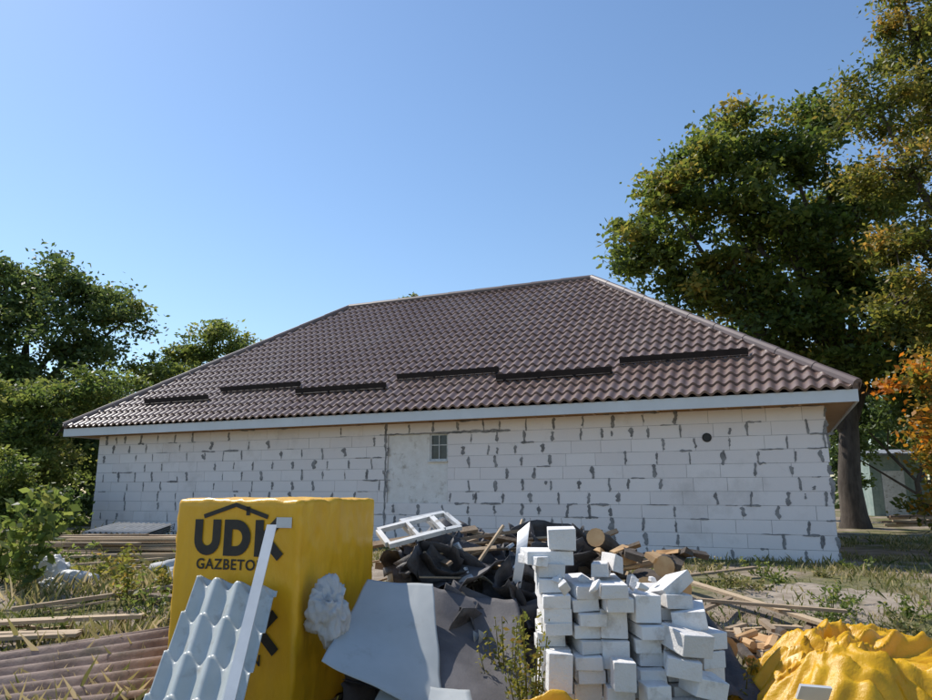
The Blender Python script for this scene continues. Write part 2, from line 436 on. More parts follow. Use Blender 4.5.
roof_slope('roof_hip_end', (0, HD, EZ), (0, -1, 0), (1, 0, 0), HD, RX0,
           [((0, 0, 0), nplane(RX0, RY, (-1, 1, 0))), ((0, HD, 0), nplane(RX0, -RY, (-1, -1, 0)))], 4)
roof_slope('roof_hip_end_far', (HL, 0, EZ), (0, 1, 0), (-1, 0, 0), HD, HL - RX1,
           [((HL, 0, 0), nplane(-(HL - RX1), RY, (1, 1, 0))), ((HL, HD, 0), nplane(-(HL - RX1), -RY, (1, -1, 0)))], 4)
b = MB()
cz = 0.055
def cap(a, c, r=0.10):
    a = Vector(a); c = Vector(c); n = int((c - a).length / 0.9)
    for i in range(n):
        p = a.lerp(c, i / n); q = a.lerp(c, (i + 1.04) / n)
        b.tube([p, q], [r + .006, r - .003], 10, cap=True)
cap((0, 0, EZ + cz), (RX0, RY, RZ + cz)); cap((HL, 0, EZ + cz), (RX1, RY, RZ + cz))
cap((0, HD, EZ + cz), (RX0, RY, RZ + cz)); cap((HL, HD, EZ + cz), (RX1, RY, RZ + cz))
cap((RX0, RY, RZ + cz), (RX1, RY, RZ + cz))
b.build('ridge_caps', [M['tilecap']], house)
b = MB(); sl = (RZ - EZ) / RY; ang = math.atan(sl)
for (t0, t1, s) in ((1.7, 4.2, 1.16), (4.3, 6.85, .84), (6.9, 9.5, 1.16), (9.6, 12.2, .84), (12.3, 14.9, 1.16), (15.0, 17.3, .84)):
    xa, xb = HL - t1, HL - t0
    def P(x, s, h): return (x, s - h * math.sin(ang), EZ + s * sl + h * math.cos(ang))
    c = Vector(P((xa + xb) / 2, s, 0.145))
    b.box(c, (xb - xa, 0.012, 0.125), (ang * 0.3, 0, 0))
    b.box(c + Vector((0, .035, -.065)), (xb - xa, 0.09, 0.01), (ang, 0, 0))
    x = xa + .15
    while x < xb:
        b.box(P(x, s + .06, 0.10), (.03, .14, .06), (ang, 0, 0)); x += .78
b.build('snow_guards', [M['guard']], house)

# ------------------------------------------------------------------ trees
def leaf_quads(c, size, aspect, droop=0.3):
    n = len(c)
    d = RNG.normal(size=(n, 3)); d[:, 2] = d[:, 2] * 0.6 - droop
    d /= np.linalg.norm(d, axis=1)[:, None]
    r = RNG.normal(size=(n, 3)); s = np.cross(d, r); s /= np.linalg.norm(s, axis=1)[:, None] + 1e-9
    L_ = size * RNG.uniform(0.6, 1.3, n)[:, None]
    a = d * L_ * 0.5; w = s * L_ * 0.5 * aspect
    v = np.stack([c - a, c + w - a * 0.1, c + a, c - w - a * 0.1], axis=1).reshape(-1, 3)
    f = np.arange(4 * n).reshape(n, 4)
    return v, f

def tree(name, base, trunk_h, trunk_r, lobes, nclump, per, leaf, aspect, mats, clumpR=0.6, lean=(0, 0), shell=0.5, twig=.45):
    base = Vector(base); tb = MB()
    top = base + Vector((lean[0], lean[1], trunk_h))
    pts = [base + Vector((0, 0, -.3)), base + Vector((0, 0, .35)), base + Vector((U(-.1, .1), U(-.1, .1), trunk_h * .3)), base.lerp(top, .65) + Vector((U(-.1, .1), 0, 0)), top]
    tb.tube(pts, [trunk_r * 1.6, trunk_r * 1.15, trunk_r, trunk_r * .88, trunk_r * .75], 12)
    vol = np.array([l[3] * l[4] * l[5] for l in lobes]) ** 0.72; vol = vol / vol.sum()
    C = []; T = []
    for li, l in enumerate(lobes):
        lc = Vector(l[:3]); rad = Vector(l[3:6])
        st = top if R() < .7 else pts[3]
        m1 = st.lerp(lc, .5) + Vector((U(-.4, .4), U(-.4, .4), U(-.2, .5)))
        r0 = trunk_r * 0.45
        tb.tube([st, m1, lc], [r0, r0 * .65, r0 * .3], 7)
        lt = U(-.06, .06)
        for _ in range(max(3, int(nclump * vol[li]))):
            d = Vector(RNG.normal(size=3)); d.normalize()
            rr = (shell + (1 - shell) * R()) if R() < 0.8 else R()
            rr *= 1 + 0.5 * mn.noise(d * 1.9 + Vector((li * 7, 0, 0)))
            cc = lc + Vector((d.x * rad.x, d.y * rad.y, d.z * rad.z)) * rr
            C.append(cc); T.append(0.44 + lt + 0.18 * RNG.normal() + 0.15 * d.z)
            if R() < twig:
                mm = lc.lerp(cc, .5) + Vector((U(-.3, .3), U(-.3, .3), U(-.1, .3)))
                tb.tube([lc.lerp(mm, 0.1), mm, cc], [r0 * .3, r0 * .18, r0 * .05], 4)
    C = np.array([tuple(c) for c in C]); T = np.array(T)
    k = RNG.integers(int(per * .4), int(per * 1.6), len(C))
    idx = np.repeat(np.arange(len(C)), k)
    sc = clumpR * RNG.uniform(.5, 1.3, len(C))
    off = RNG.normal(size=(len(idx), 3)) * np.array([1, 1, .55]) * 0.52
    cen = C[idx] + off * sc[idx][:, None]
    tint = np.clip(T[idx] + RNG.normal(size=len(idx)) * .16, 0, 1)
    v, f = leaf_quads(cen, leaf, aspect)
    nv = len(tb.v)
    V = tb.v + v.tolist(); F = tb.f + (f + nv).tolist()
    me = bpy.data.meshes.new(name); me.from_pydata(V, [], F)
    for m in mats: me.materials.append(m)
    me.polygons.foreach_set('material_index', [0] * len(tb.f) + [1] * len(f))
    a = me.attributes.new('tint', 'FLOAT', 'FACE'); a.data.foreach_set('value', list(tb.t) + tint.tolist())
    me.polygons.foreach_set('use_smooth', [True] * len(tb.f) + [False] * len(f))
    o = bpy.data.objects.new(name, me); scene.collection.objects.link(o); return o

B = M['bark']
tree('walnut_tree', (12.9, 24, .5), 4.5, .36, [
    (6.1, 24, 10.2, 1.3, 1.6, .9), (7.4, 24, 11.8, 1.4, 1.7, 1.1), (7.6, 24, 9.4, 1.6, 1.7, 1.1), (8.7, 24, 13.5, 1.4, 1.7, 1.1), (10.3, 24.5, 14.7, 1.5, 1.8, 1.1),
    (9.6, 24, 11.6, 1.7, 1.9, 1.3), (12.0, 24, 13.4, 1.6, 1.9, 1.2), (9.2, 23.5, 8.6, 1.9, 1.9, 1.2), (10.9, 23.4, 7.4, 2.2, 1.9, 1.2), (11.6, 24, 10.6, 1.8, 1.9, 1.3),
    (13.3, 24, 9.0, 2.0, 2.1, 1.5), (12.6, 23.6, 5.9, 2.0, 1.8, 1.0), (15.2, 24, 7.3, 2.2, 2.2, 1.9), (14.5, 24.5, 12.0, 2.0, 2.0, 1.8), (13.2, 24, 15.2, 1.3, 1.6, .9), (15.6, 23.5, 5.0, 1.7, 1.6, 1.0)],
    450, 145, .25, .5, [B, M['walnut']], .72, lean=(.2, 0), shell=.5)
tree('ash_tree', (15.2, 19, .5), 6.0, .3, [
    (13.3, 18.5, 14.6, 1.3, 1.5, 1.1), (14.4, 18.5, 16.0, 1.5, 1.5, 1.0), (11.9, 18.6, 12.6, 1.2, 1.4, .9), (13.8, 18.6, 12.6, 1.4, 1.6, 1.2), (12.5, 18.6, 10.6, 1.5, 1.5, 1.0),
    (12.4, 18.5, 8.3, 1.5, 1.5, 1.2), (14.4, 18.4, 9.8, 1.6, 1.6, 1.3), (13.3, 18.4, 6.0, 1.6, 1.5, 1.2), (11.7, 18.4, 6.6, 1.0, 1.2, .7), (15.0, 18.4, 6.3, 1.6, 1.6, 1.3), (12.9, 18.3, 15.9, .9, 1.1, .7)],
    330, 120, .18, .42, [B, M['olive']], .58, shell=.4)
tree('maple_tree', (10.6, 13.5, .4), 1.7, .10, [
    (8.8, 13.4, 3.7, .6, .8, .5), (9.7, 13.4, 4.3, .9, .9, .6), (8.7, 13.4, 2.7, .5, .8, .5), (9.4, 13.4, 2.2, .8, .9, .6), (8.75, 13.3, 1.3, .5, .8, .45), (10.6, 13.6, 3.4, 1.0, 1.0, 1.1), (9.7, 13.3, 1.0, .7, .9, .5)],
    120, 75, .13, .6, [B, M['autumn']], .42, shell=.3)
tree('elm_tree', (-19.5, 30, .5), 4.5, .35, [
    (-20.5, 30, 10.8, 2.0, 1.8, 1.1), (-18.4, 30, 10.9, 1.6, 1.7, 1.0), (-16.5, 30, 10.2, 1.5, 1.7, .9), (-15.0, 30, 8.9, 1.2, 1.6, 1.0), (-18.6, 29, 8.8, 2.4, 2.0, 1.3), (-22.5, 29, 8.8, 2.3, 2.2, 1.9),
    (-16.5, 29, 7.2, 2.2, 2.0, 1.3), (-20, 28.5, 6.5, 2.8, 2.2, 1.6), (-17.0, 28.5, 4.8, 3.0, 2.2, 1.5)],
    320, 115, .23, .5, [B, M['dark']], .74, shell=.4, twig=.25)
tree('plum_tree', (-11.5, 31, .5), 3.0, .2, [
    (-12.6, 31, 7.6, 1.4, 1.5, .9), (-11.4, 31, 8.3, 1.0, 1.3, .8), (-10.2, 31, 8.0, 1.1, 1.4, .8), (-9.0, 31, 7.4, 1.1, 1.4, .7), (-13.8, 30.5, 6.0, 1.8, 1.6, 1.3), (-11, 30.5, 6.0, 2.4, 1.6, 1.3), (-8.2, 31, 6.9, .9, 1.2, .6)],
    190, 110, .2, .45, [B, M['light']], .56, shell=.4, twig=.25)
tree('hazel_bush', (-13.5, 21.5, .4), 1.4, .14, [
    (-12.5, 21.5, 4.3, 1.3, 1.3, .8), (-14.8, 21.5, 4.2, 1.5, 1.4, 1.0), (-12.6, 21.2, 2.3, 1.2, 1.3, 1.0), (-11.6, 22.5, 4.9, 1.1, 1.1, .7), (-14.5, 20.6, 2.0, 1.5, 1.3, 1.0), (-13.4, 21, 3.2, 1.3, 1.2, .9)],
    200, 120, .16, .5, [B, M['light']], .48, shell=.35)
tree('lilac_bush', (-10.6, 18.3, .4), .7, .08, [
    (-10.8, 18.2, 1.3, .8, .8, .6), (-10.0, 18.0, .9, .5, .5, .4), (-11.8, 18.3, 1.7, .9, .8, .9)],
    60, 110, .13, .5, [B, M['light']], .36, shell=.3)
tree('elder_bush', (17.0, 27, .5), 1.5, .12, [
    (16.2, 27, 4.4, 1.3, 1.2, .9), (18.2, 27, 4.9, 1.6, 1.2, 1.1), (20.2, 26.5, 3.6, 1.6, 1.4, 1.6), (18.9, 27, 5.9, 1.6, 1.4, 1.0), (20.5, 26, 1.8, 1.4, 1.2, 1.2), (14.9, 28, 3.2, 1.0, 1.2, 1.5), (15.0, 28, 5.2, 1.2, 1.2, 1.0)],
    160, 120, .2, .5, [B, M['dark']], .5, shell=.35)
tree('cherry_tree', (-3.4, 40, .5), 5.0, .2, [(-3.4, 40, 12.1, .8, 1.0, 1.1), (-3.4, 40, 10.0, 2.0, 2.0, 1.6)], 36, 80, .24, .45, [B, M['light']], .5)
def tree_mass(name, boxes, n, size, m):
    P = []
    for (x0, x1, y0, y1, h) in boxes:
        k = int(n * (x1 - x0) / sum(bb[1] - bb[0] for bb in boxes))
        x = RNG.uniform(x0, x1, k); y = RNG.uniform(y0, y1, k)
        hh = np.array([h * (0.75 + 0.35 * mn.noise(Vector((a * .16, b_ * .2, 2))) + .15 * mn.noise(Vector((a * .6, b_ * .6, 5)))) for a, b_ in zip(x, y)])
        z = .4 + hh * (1 - RNG.random(k) ** 1.6 * 1.0)
        P.append(np.stack([x, y, z], 1))
    P = np.concatenate(P); v, f = leaf_quads(P, size, .6)
    me = bpy.data.meshes.new(name); me.from_pydata(v.tolist(), [], f.tolist()); me.materials.append(m)
    cl = np.array([mn.noise(Vector((p[0] * .5, p[1] * .5, p[2] * .6))) for p in P])
    a = me.attributes.new('tint', 'FLOAT', 'FACE'); a.data.foreach_set('value', np.clip(.4 + .4 * cl + RNG.normal(size=len(P)) * .12, 0, 1).tolist())
    o = bpy.data.objects.new(name, me); scene.collection.objects.link(o)
tree_mass('distant_trees', [(-55, -16, 36, 42, 8), (-16, 22, 46, 50, 6.5), (22, 55, 40, 46, 8.5)], 42000, .6, M['dark'])
tree_mass('hedge', [(-28, -12.5, 25, 27, 4.2), (20, 32, 29, 31, 5.5)], 24000, .3, M['dark'])

# ------------------------------------------------------------------ shed at right
shed = empty('garden_shed', (18.6, 31, .5), math.radians(-8))
b = MB(); b.bx(-1.0, 1.3, 0, 2.5, 0, 2.7)
for i in range(9): b.bx(-.98 + i * .26, -.965 + i * .26, -.012, -.001, .02, 2.68)
b.build('walls', [M['shed']], shed)
b = MB(); b.box((.15, 1.2, 2.86), (2.7, 3.1, .08), (math.radians(6), 0, 0)); b.build('roof', [M['slategray']], shed)
b = MB(); b.bx(-.55, .35, -.05, -.014, 0, 2.0); b.bx(-.12, -.08, -.065, -.052, .05, 1.95)
b.build('door', [M['frame']], shed)
b = MB()
for i in range(26):
    x = U(12.6, 15.4); z = .55 + U(0, .35)
    b.plank((x, 22.0 + U(-.3, .3), z), (x + U(.5, 1.4), 21.6 + U(-.3, .3), z + U(-.05, .1)), .1, .06)
b.build('timber_pile', [M['wood']])

# ------------------------------------------------------------------ wrapped pallet of blocks
PA = -math.radians(17.5)
pal = empty('wrapped_block_pallet', (-2.087, 5.217, 0.0), PA)
b = MB()
def face_grid(fn, nx, ny):
    vs = [fn(i / nx, j / ny) for j in range(ny + 1) for i in range(nx + 1)]; W = nx + 1
    b.add(vs, [(j * W + i, j * W + i + 1, (j + 1) * W + i + 1, (j + 1) * W + i) for j in range(ny) for i in range(nx)], 0, .5)
H0, H1 = .14, 1.545
def rbox(p):
    x, y, z = p; c = Vector((.5, .6, (H0 + H1) / 2)); h = Vector((.5, .6, (H1 - H0) / 2)); r = .028
    q = Vector(p) - c; inner = Vector([max(-h[i] + r, min(h[i] - r, q[i])) for i in range(3)])
    d = q - inner
    if d.length > 1e-7 and max(abs(d.x) / r, abs(d.y) / r, abs(d.z) / r) > .5:
        d = d.normalized() * r if sum(1 for k in d if abs(k) > 1e-6) > 1 else d
    o = c + inner + d
    n0 = mn.noise(Vector((x * 6, y * 6, z * 2.5)))
    nz = n0 * .012 + (1 - 2 * abs(mn.noise(Vector((x * 9 + z * 3, y * 9, z * 5))))) * .012
    if y < 1e-6: nz *= .22
    out = q.normalized()
    return o + Vector((out.x, out.y, out.z)) * nz
N = 48
face_grid(lambda a, c: rbox((a, 0, H0 + (H1 - H0) * c)), N, 50)
face_grid(lambda a, c: rbox((1, a * 1.2, H0 + (H1 - H0) * c)), N, 50)
face_grid(lambda a, c: rbox((1 - a, 1.2, H0 + (H1 - H0) * c)), N, 50)
face_grid(lambda a, c: rbox((0, 1.2 - a * 1.2, H0 + (H1 - H0) * c)), N, 50)
face_grid(lambda a, c: rbox((a, c * 1.2, H1)), N, 48)
face_grid(lambda a, c: rbox((a, 1.2 - c * 1.2, H0)), 8, 8)
o = b.build('film_wrap', [M['yellow']], pal, smooth=True)
bm = bmesh.new(); bm.from_mesh(o.data); bmesh.ops.remove_doubles(bm, verts=bm.verts, dist=.0008); bm.to_mesh(o.data); bm.free()
b = MB()
for y in (.06, .6, 1.14): b.bx(.02, .98, y - .05, y + .05, .02, .10)
for x in (.06, .28, .5, .72, .94): b.bx(x - .05, x + .05, .01, 1.19, .102, .135)
b.build('pallet', [M['palletwood']], pal)
b = MB(); FY = -.008
def stroke(pts, w):
    pts = [Vector((p[0], p[1])) for p in pts]; n = len(pts); Lf = []; Rt = []
    for i in range(n):
        a = pts[max(i - 1, 0)]; c = pts[min(i + 1, n - 1)]; d = (c - a).normalized(); nn = Vector((-d.y, d.x))
        Lf.append(pts[i] + nn * w / 2); Rt.append(pts[i] - nn * w / 2)
    vs = [(p.x, FY, p.y) for p in Lf] + [(p.x, FY, p.y) for p in Rt]
    b.add(vs, [(i, i + n, i + n + 1, i + 1) for i in range(n - 1)], 0, .5)
def arc(cx, cz, rx, rz, a0, a1, n=12):
    return [(cx + rx * math.cos(math.radians(a0 + (a1 - a0) * i / n)), cz + rz * math.sin(math.radians(a0 + (a1 - a0) * i / n))) for i in range(n + 1)]
def udk(x, z, h, s):
    w = .066 * s
    global FY
    r = .075 * s
    stroke([(x + w / 2, z + h)] + arc(x + w / 2 + r, z + r + w / 2, r, r, 180, 360) + [(x + w / 2 + 2 * r, z + h)], w)
    x2 = x + .245 * s
    stroke([(x2 + w / 2, z), (x2 + w / 2, z + h)], w)
    FY -= .0006
    stroke([(x2 + w * .9, z + h - w / 2), (x2 + .06 * s + w / 2, z + h - w / 2)] + arc(x2 + .065 * s + w / 2, z + h / 2, .085 * s, h / 2 - w / 2, 90, -90) + [(x2 + w * .9, z + w / 2)], w)
    FY += .0006
    x3 = x2 + .25 * s
    stroke([(x3 + w / 2, z), (x3 + w / 2, z + h)], w)
    FY -= .0006
    stroke([(x3 + w, z + h / 2), (x3 + .19 * s, z + h)], w); FY -= .0006
    stroke([(x3 + w * .9, z + h * .58), (x3 + .205 * s, z)], w); FY += .0012
udk(.17, 1.165, .245, 1.0); udk(.17, .56, .245, 1.0)
stroke([(.24, 1.43), (.5, 1.512), (.76, 1.43)], .030)
stroke([(.60, 1.44), (.60, 1.50)], .03)
b.build('logo_print', [M['black']], pal)
def text(body, size, x, z, off=.002):
    cu = bpy.data.curves.new('txt', 'FONT'); cu.body = body; cu.size = size; cu.offset = off
    cu.space_character = 1.12
    to = bpy.data.objects.new('txt', cu); scene.collection.objects.link(to)
    dg = bpy.context.evaluated_depsgraph_get()
    me = bpy.data.meshes.new_from_object(to.evaluated_get(dg)); bpy.data.objects.remove(to)
    o = bpy.data.objects.new('brand_text', me); scene.collection.objects.link(o); o.parent = pal
    me.materials.clear(); me.materials.append(M['black']); o.location = (x, -.008, z); o.rotation_euler = (math.radians(90), 0, 0)
text('GAZBETON', .098, .20, 1.075); text('GAZBETON', .098, .20, .47)
b = MB(); b.bx(.83, .95, -.011, -.009, 1.36, 1.43); b.build('paper_label', [M['strip']], pal)

def tilefn(a, c):
    w = .5 + .5 * math.cos(a * 3.5 * 2 * math.pi + .6)
    kk = (c * 5 + .18 * (1 - w)) % 1.0
    return .052 * w + .034 * (kk if kk < .93 else (1 - kk) * 13)
b = MB(); b.sheet4((-1.90, 4.12, .03), (-1.30, 3.96, .03), (-1.245, 4.84, .975), (-1.80, 5.00, 1.035), 56, 150, lambda a, c: tilefn(a, c) - .03)
o = b.build('metal_tile_sheet', [M['metal']], smooth=True); solid(o, .003)
b = MB(); b.plank((-1.29, 3.78, .02), (-1.285, 4.80, 1.385), .065, .012)
b.build('metal_trim_strip', [M['strip']])

def crum(s, f): return lambda a, c: s * mn.noise(Vector((a * f, c * f, f * 1.7))) + s * .5 * mn.noise(Vector((a * f * 2.3, c * f * 2.3, 9)))
def kink(s, f, k0, ks, fine=.003): return lambda a, c: s * mn.noise(Vector((a * f, c * f, f * 1.7))) + ks * abs(c + .25 * a - k0) + fine * mn.noise(Vector((a * 12, c * 12, 3)))
b = MB(); b.sheet4((-.90, 4.62, .55), (-.13, 4.62, .22), (-.27, 5.55, .88), (-.755, 5.55, .93), 40, 40, kink(.03, 1.1, .55, .07, .0015), edge=.02)
o = b.build('gray_metal_sheet', [M['metalflat']], smooth=True); solid(o, .003)
b = MB(); b.sheet4((-.62, 4.40, .26), (.10, 4.35, .20), (.02, 4.75, .33), (-.52, 4.85, .38), 16, 16, kink(.02, 1.5, .5, .08), edge=.03)
o = b.build('gray_metal_sheet', [M['metalflat']], smooth=True); solid(o, .003)
b = MB(); b.sheet4((-.2, 4.75, .2), (.42, 4.8, .15), (.38, 5.7, .74), (-.30, 5.75, .84), 30, 30, kink(.06, 1.5, .8, .14), edge=.05)
o = b.build('roofing_felt_sheet', [M['felt2']], smooth=True); solid(o)
def crumple_ball(name, c, rad, m, amp=.35, seed=0, sub=5, fine=0.16):
    bm = bmesh.new(); bmesh.ops.create_icosphere(bm, subdivisions=sub, radius=1)
    for v in bm.verts:
        d = v.co.normalized(); sv = Vector((seed, seed * 2, 0))
        w = Vector((mn.noise(d * 1.4 + sv), mn.noise(d * 1.4 + sv * 2), mn.noise(d * 1.4 - sv))) * 1.1
        k = 1 + .7 * mn.noise(d * 1.1 + sv) + amp * (.5 - 1.8 * math.sqrt(mn.noise(d * 1.5 + w + sv) ** 2 + .004)) + fine * (1 - 2 * abs(mn.noise(d * 3.5 + w * 2 + sv)))
        v.co = Vector((d.x * rad[0], d.y * rad[1], d.z * rad[2])) * k + Vector(c)
    me = bpy.data.meshes.new(name); bm.to_mesh(me); bm.free(); me.materials.append(m)
    me.polygons.foreach_set('use_smooth', [True] * len(me.polygons))
    o = bpy.data.objects.new(name, me); scene.collection.objects.link(o); return o
crumple_ball('plastic_bag', (-.92, 5.0, .80), (.12, .10, .18), M['whiteplastic'], .4, 3, fine=.16)
crumple_ball('plastic_bag', (-5.45, 9.7, .50), (.26, .2, .24), M['whiteplastic'], .3, 5)
crumple_ball('plastic_bag', (-5.05, 9.5, .42), (.3, .2, .14), M['whiteplastic'], .3, 6)
crumple_ball('rubble_stone', (-4.2, 10.3, .50), (.2, .17, .15), M['rock'], .2, 8, 3, .05)
crumple_ball('rubble_stone', (-3.9, 9.9, .44), (.15, .13, .1), M['rock'], .2, 9, 3, .05)

# ------------------------------------------------------------------ debris heap
heap = empty('debris_pile', (0, 0, 0))
def hz(x, y):
    r = math.sqrt(((x - .35) / 1.8) ** 2 + ((y - 6.8) / 1.35) ** 2)
    return gz(x, y) + .90 * sm(1.22 - r) * (1 + .3 * mn.noise(Vector((x * 2, y * 2, 7)))) - .03
b = MB(); nx, ny = 70, 54
vs = [(-1.8 + 4.4 * i / nx, 5.1 + 3.4 * j / ny, hz(-1.8 + 4.4 * i / nx, 5.1 + 3.4 * j / ny)) for j in range(ny + 1) for i in range(nx + 1)]
b.add(vs, [(j * (nx + 1) + i, j * (nx + 1) + i + 1, (j + 1) * (nx + 1) + i + 1, (j + 1) * (nx + 1) + i) for j in range(ny) for i in range(nx)], 0, .5)
b.build('heap_core', [M['soil']], heap, smooth=True)
b = MB()
for i in range(105):
    x = U(-.8, 1.3); y = U(5.65, 6.9); z = hz(x, y) + U(.02, .18)
    w = U(.2, .75); h = U(.12, .38); E = Euler((U(.0, 1.2), U(-.5, .5), U(-1.2, 1.2))).to_matrix()
    cu = U(-.4, .4); cv = U(-.4, .4); sd = U(0, 90)
    P = [Vector((x, y, z)) + E @ Vector(q) for q in ((-w / 2, -h / 2, 0), (w / 2, -h / 2 + U(-.1, .1), 0), (w / 2 + U(-.1, .1), h / 2, 0), (-w / 2, h / 2 + U(-.1, .1), 0))]
    rr = R()
    b.sheet4(P[0], P[1], P[2], P[3], 10, 10, lambda a, c: cu * (a - .5) ** 2 * 2 + cv * (c - .5) ** 2 * 2 + .05 * mn.noise(Vector((a * 3, c * 3, sd))), 0 if rr < .62 else (1 if rr < .86 else 2), edge=.12)
o = b.build('felt_scraps', [M['felt'], M['felt2'], M['scrapmetal']], heap, smooth=True); solid(o, .005)
b = MB()
for i in range(100):
    x = U(-.9, 1.6); y = U(5.75, 7.3); z = hz(x, y) + U(.08, .22); l = U(.15, 1.0); th = U(-.7, .7) if R() < .7 else U(0, 3)
    d = Vector((math.cos(th), math.sin(th), U(-.35, .35))) * l / 2; p = Vector((x, y, z))
    b.plank(p - d, p + d, U(.015, .07), U(.01, .03), roll=U(0, 3))
b.plank((-.5, 6.6, 1.12), (.55, 6.3, 1.28), .06, .025); b.plank((-.1, 7.0, 1.24), (1.0, 6.5, 1.10), .05, .03)
b.plank((-.85, 6.4, 1.14), (.1, 6.9, 1.26), .07, .025, roll=.5); b.plank((.1, 6.1, 1.02), (.32, 6.2, 1.32), .03, .02)
b.build('board_scraps', [M['wood']], heap)
b = MB()
def frame(c, w, h, E):
    E = Euler(E).to_matrix(); c = Vector(c)
    for (dx, dy, sx, sy) in ((0, h / 2, w, .045), (0, -h / 2, w, .045), (-w / 2, 0, .045, h - .047), (w / 2, 0, .045, h - .047), (0.02, 0, .03, h - .047)):
        b.box(c + E @ Vector((dx, dy, 0)), (sx, sy, .04), E)
frame((-.48, 6.3, 1.27), .50, .34, (.32, -.22, .35)); frame((-.32, 6.55, 1.31), .46, .30, (.4, -.15, .55))
b.build('window_frame_scraps', [M['frame']], heap)
b = MB()
b.sheet4((.36, 5.8, .86), (.43, 5.8, .86), (.52, 5.9, 1.36), (.42, 5.9, 1.28), 4, 14, lambda a, c: .10 * math.sin(c * 3.1))
for i in range(18):
    x = U(-.6, 1.2); y = U(5.8, 6.6); b.box((x, y, hz(x, y) + .16), (U(.03, .14), U(.03, .10), U(.01, .04)), (U(-1, 1), U(-1, 1), U(0, 6)))
o = b.build('white_scraps', [M['strip']], heap); solid(o, .003)
b = MB()
def log(a, c, r):
    a = Vector(a); c = Vector(c); n = 5
    P = [a.lerp(c, i / n) + Vector((U(-.01, .01), U(-.01, .01), U(-.01, .01))) for i in range(n + 1)]
    b.tube(P, [r * U(.93, 1.07) for _ in P], 14, 0, cap=True, capmi=1)
log((1.02, 5.75, 1.24), (1.27, 6.25, 1.12), .075); log((1.28, 5.7, 1.08), (1.05, 6.2, 1.03), .07); log((1.50, 5.55, 1.04), (1.70, 6.1, 1.01), .085)
log((1.12, 5.6, 1.06), (1.2, 6.2, 1.0), .06); log((1.66, 5.7, .86), (1.5, 6.3, .88), .09); log((1.35, 5.5, .90), (1.4, 6.1, .84), .09)
log((1.55, 5.5, .80), (1.75, 6.0, .72), .08); log((1.85, 5.9, .6), (1.8, 6.5, .6), .09); log((1.1, 5.5, .88), (1.0, 6.1, .86), .08); log((2.0, 5.8, .4), (2.1, 6.4, .42), .1)
log((1.25, 5.55, .72), (1.2, 6.1, .70), .1); log((1.72, 5.6, .55), (1.7, 6.1, .5), .1)
for i in range(16):
    x = U(1.02, 1.8); y = U(5.55, 6.0); z = U(1.02, 1.16)
    b.box((x, y, z), (U(.04, .10), U(.12, .26), U(.02, .05)), (U(-.6, .6), U(-.6, .6), U(0, 6)), 1 if R() < .6 else 0, jit=.012)
o = b.build('firewood_pile', [M['bark'], M['freshwood']])

# ------------------------------------------------------------------ stack of aerated blocks
b = MB()
def column(x0, y0, zt, w, h, ang=0, jit=.016, depth=.6, z=None):
    z = .06 if z is None else z
    while z < zt - h * .5:
        hh = h * U(.93, 1.07) if R() < .9 else h * 2
        b.box((x0 + w / 2 + U(-jit, jit), y0 + depth / 2 + U(-jit * 4.5, jit * 3), z + hh / 2), (w - .006, depth * U(.96, 1), hh - .004), (U(-.02, .02), U(-.025, .025), ang + U(-.1, .1)), jit=.004)
        z += hh
    return z
BH = .083
column(.44, 4.62, 1.13, .205, BH); column(.655, 4.55, 1.04, .20, BH, .03); column(.865, 4.5, 1.07, .195, BH, -.03)
column(1.07, 4.50, 1.02, .19, BH, .04); column(1.27, 4.55, .97, .20, BH, .1, .02)
column(1.48, 4.66, .74, .19, .10, .25, .03)
b.box((.50, 4.85, 1.185), (.36, .30, .085), (.02, .02, .1), jit=.006); b.box((.62, 4.82, 1.30), (.21, .26, .13), (.02, .0, -.12), jit=.006)
b.box((.39, 4.78, 1.165), (.10, .3, .06), (0, .1, .4), jit=.006)
b.box((1.00, 4.8, 1.15), (.08, .3, .10), (0, .2, .1), jit=.01); b.box((.90, 4.74, 1.115), (.12, .25, .07), (0, 0, -.3), jit=.008)
b.box((1.40, 4.72, 1.0), (.24, .30, .09), (-.25, -.5, .35), jit=.01); b.box((1.50, 4.62, .85), (.24, .3, .11), (.1, -.1, -.3), jit=.006)
b.box((1.41, 4.42, .74), (.25, .25, .12), (.12, .10, .35), jit=.006); b.box((1.36, 4.4, .61), (.22, .25, .10), (0, .1, -.2), jit=.006)
b.box((1.50, 4.4, .50), (.25, .2, .11), (.1, .2, .3), jit=.008); b.box((1.40, 4.35, .36), (.24, .22, .12), (0, 0, .15)); b.box((1.60, 4.5, .33), (.20, .3, .14), (0, .15, .5), jit=.01)
b.box((.53, 4.50, .55), (.17, .12, .22), (0, .05, .05)); b.box((.95, 4.38, .56), (.15, .14, .16), (0, .03, -.05)); b.box((1.16, 4.38, .44), (.17, .15, .15), (0, 0, .15))
for i in range(22):
    b.box((U(.55, 1.5), U(4.45, 4.9), U(1.02, 1.06)) if i < 9 else (U(.6, 1.8), U(4.2, 4.6), .12), (U(.03, .08), U(.03, .08), U(.02, .05)), (U(-1, 1), U(-1, 1), U(0, 6)), jit=.01)
b.box((1.56, 4.3, .12), (.4, .3, .2), (0, .1, .4))
b.v = [(.48 + (v[0] - .44) * .85, v[1], v[2]) for v in b.v]
o = b.build('aerated_block_stack', [M['block2']]); bevel(o, .005)

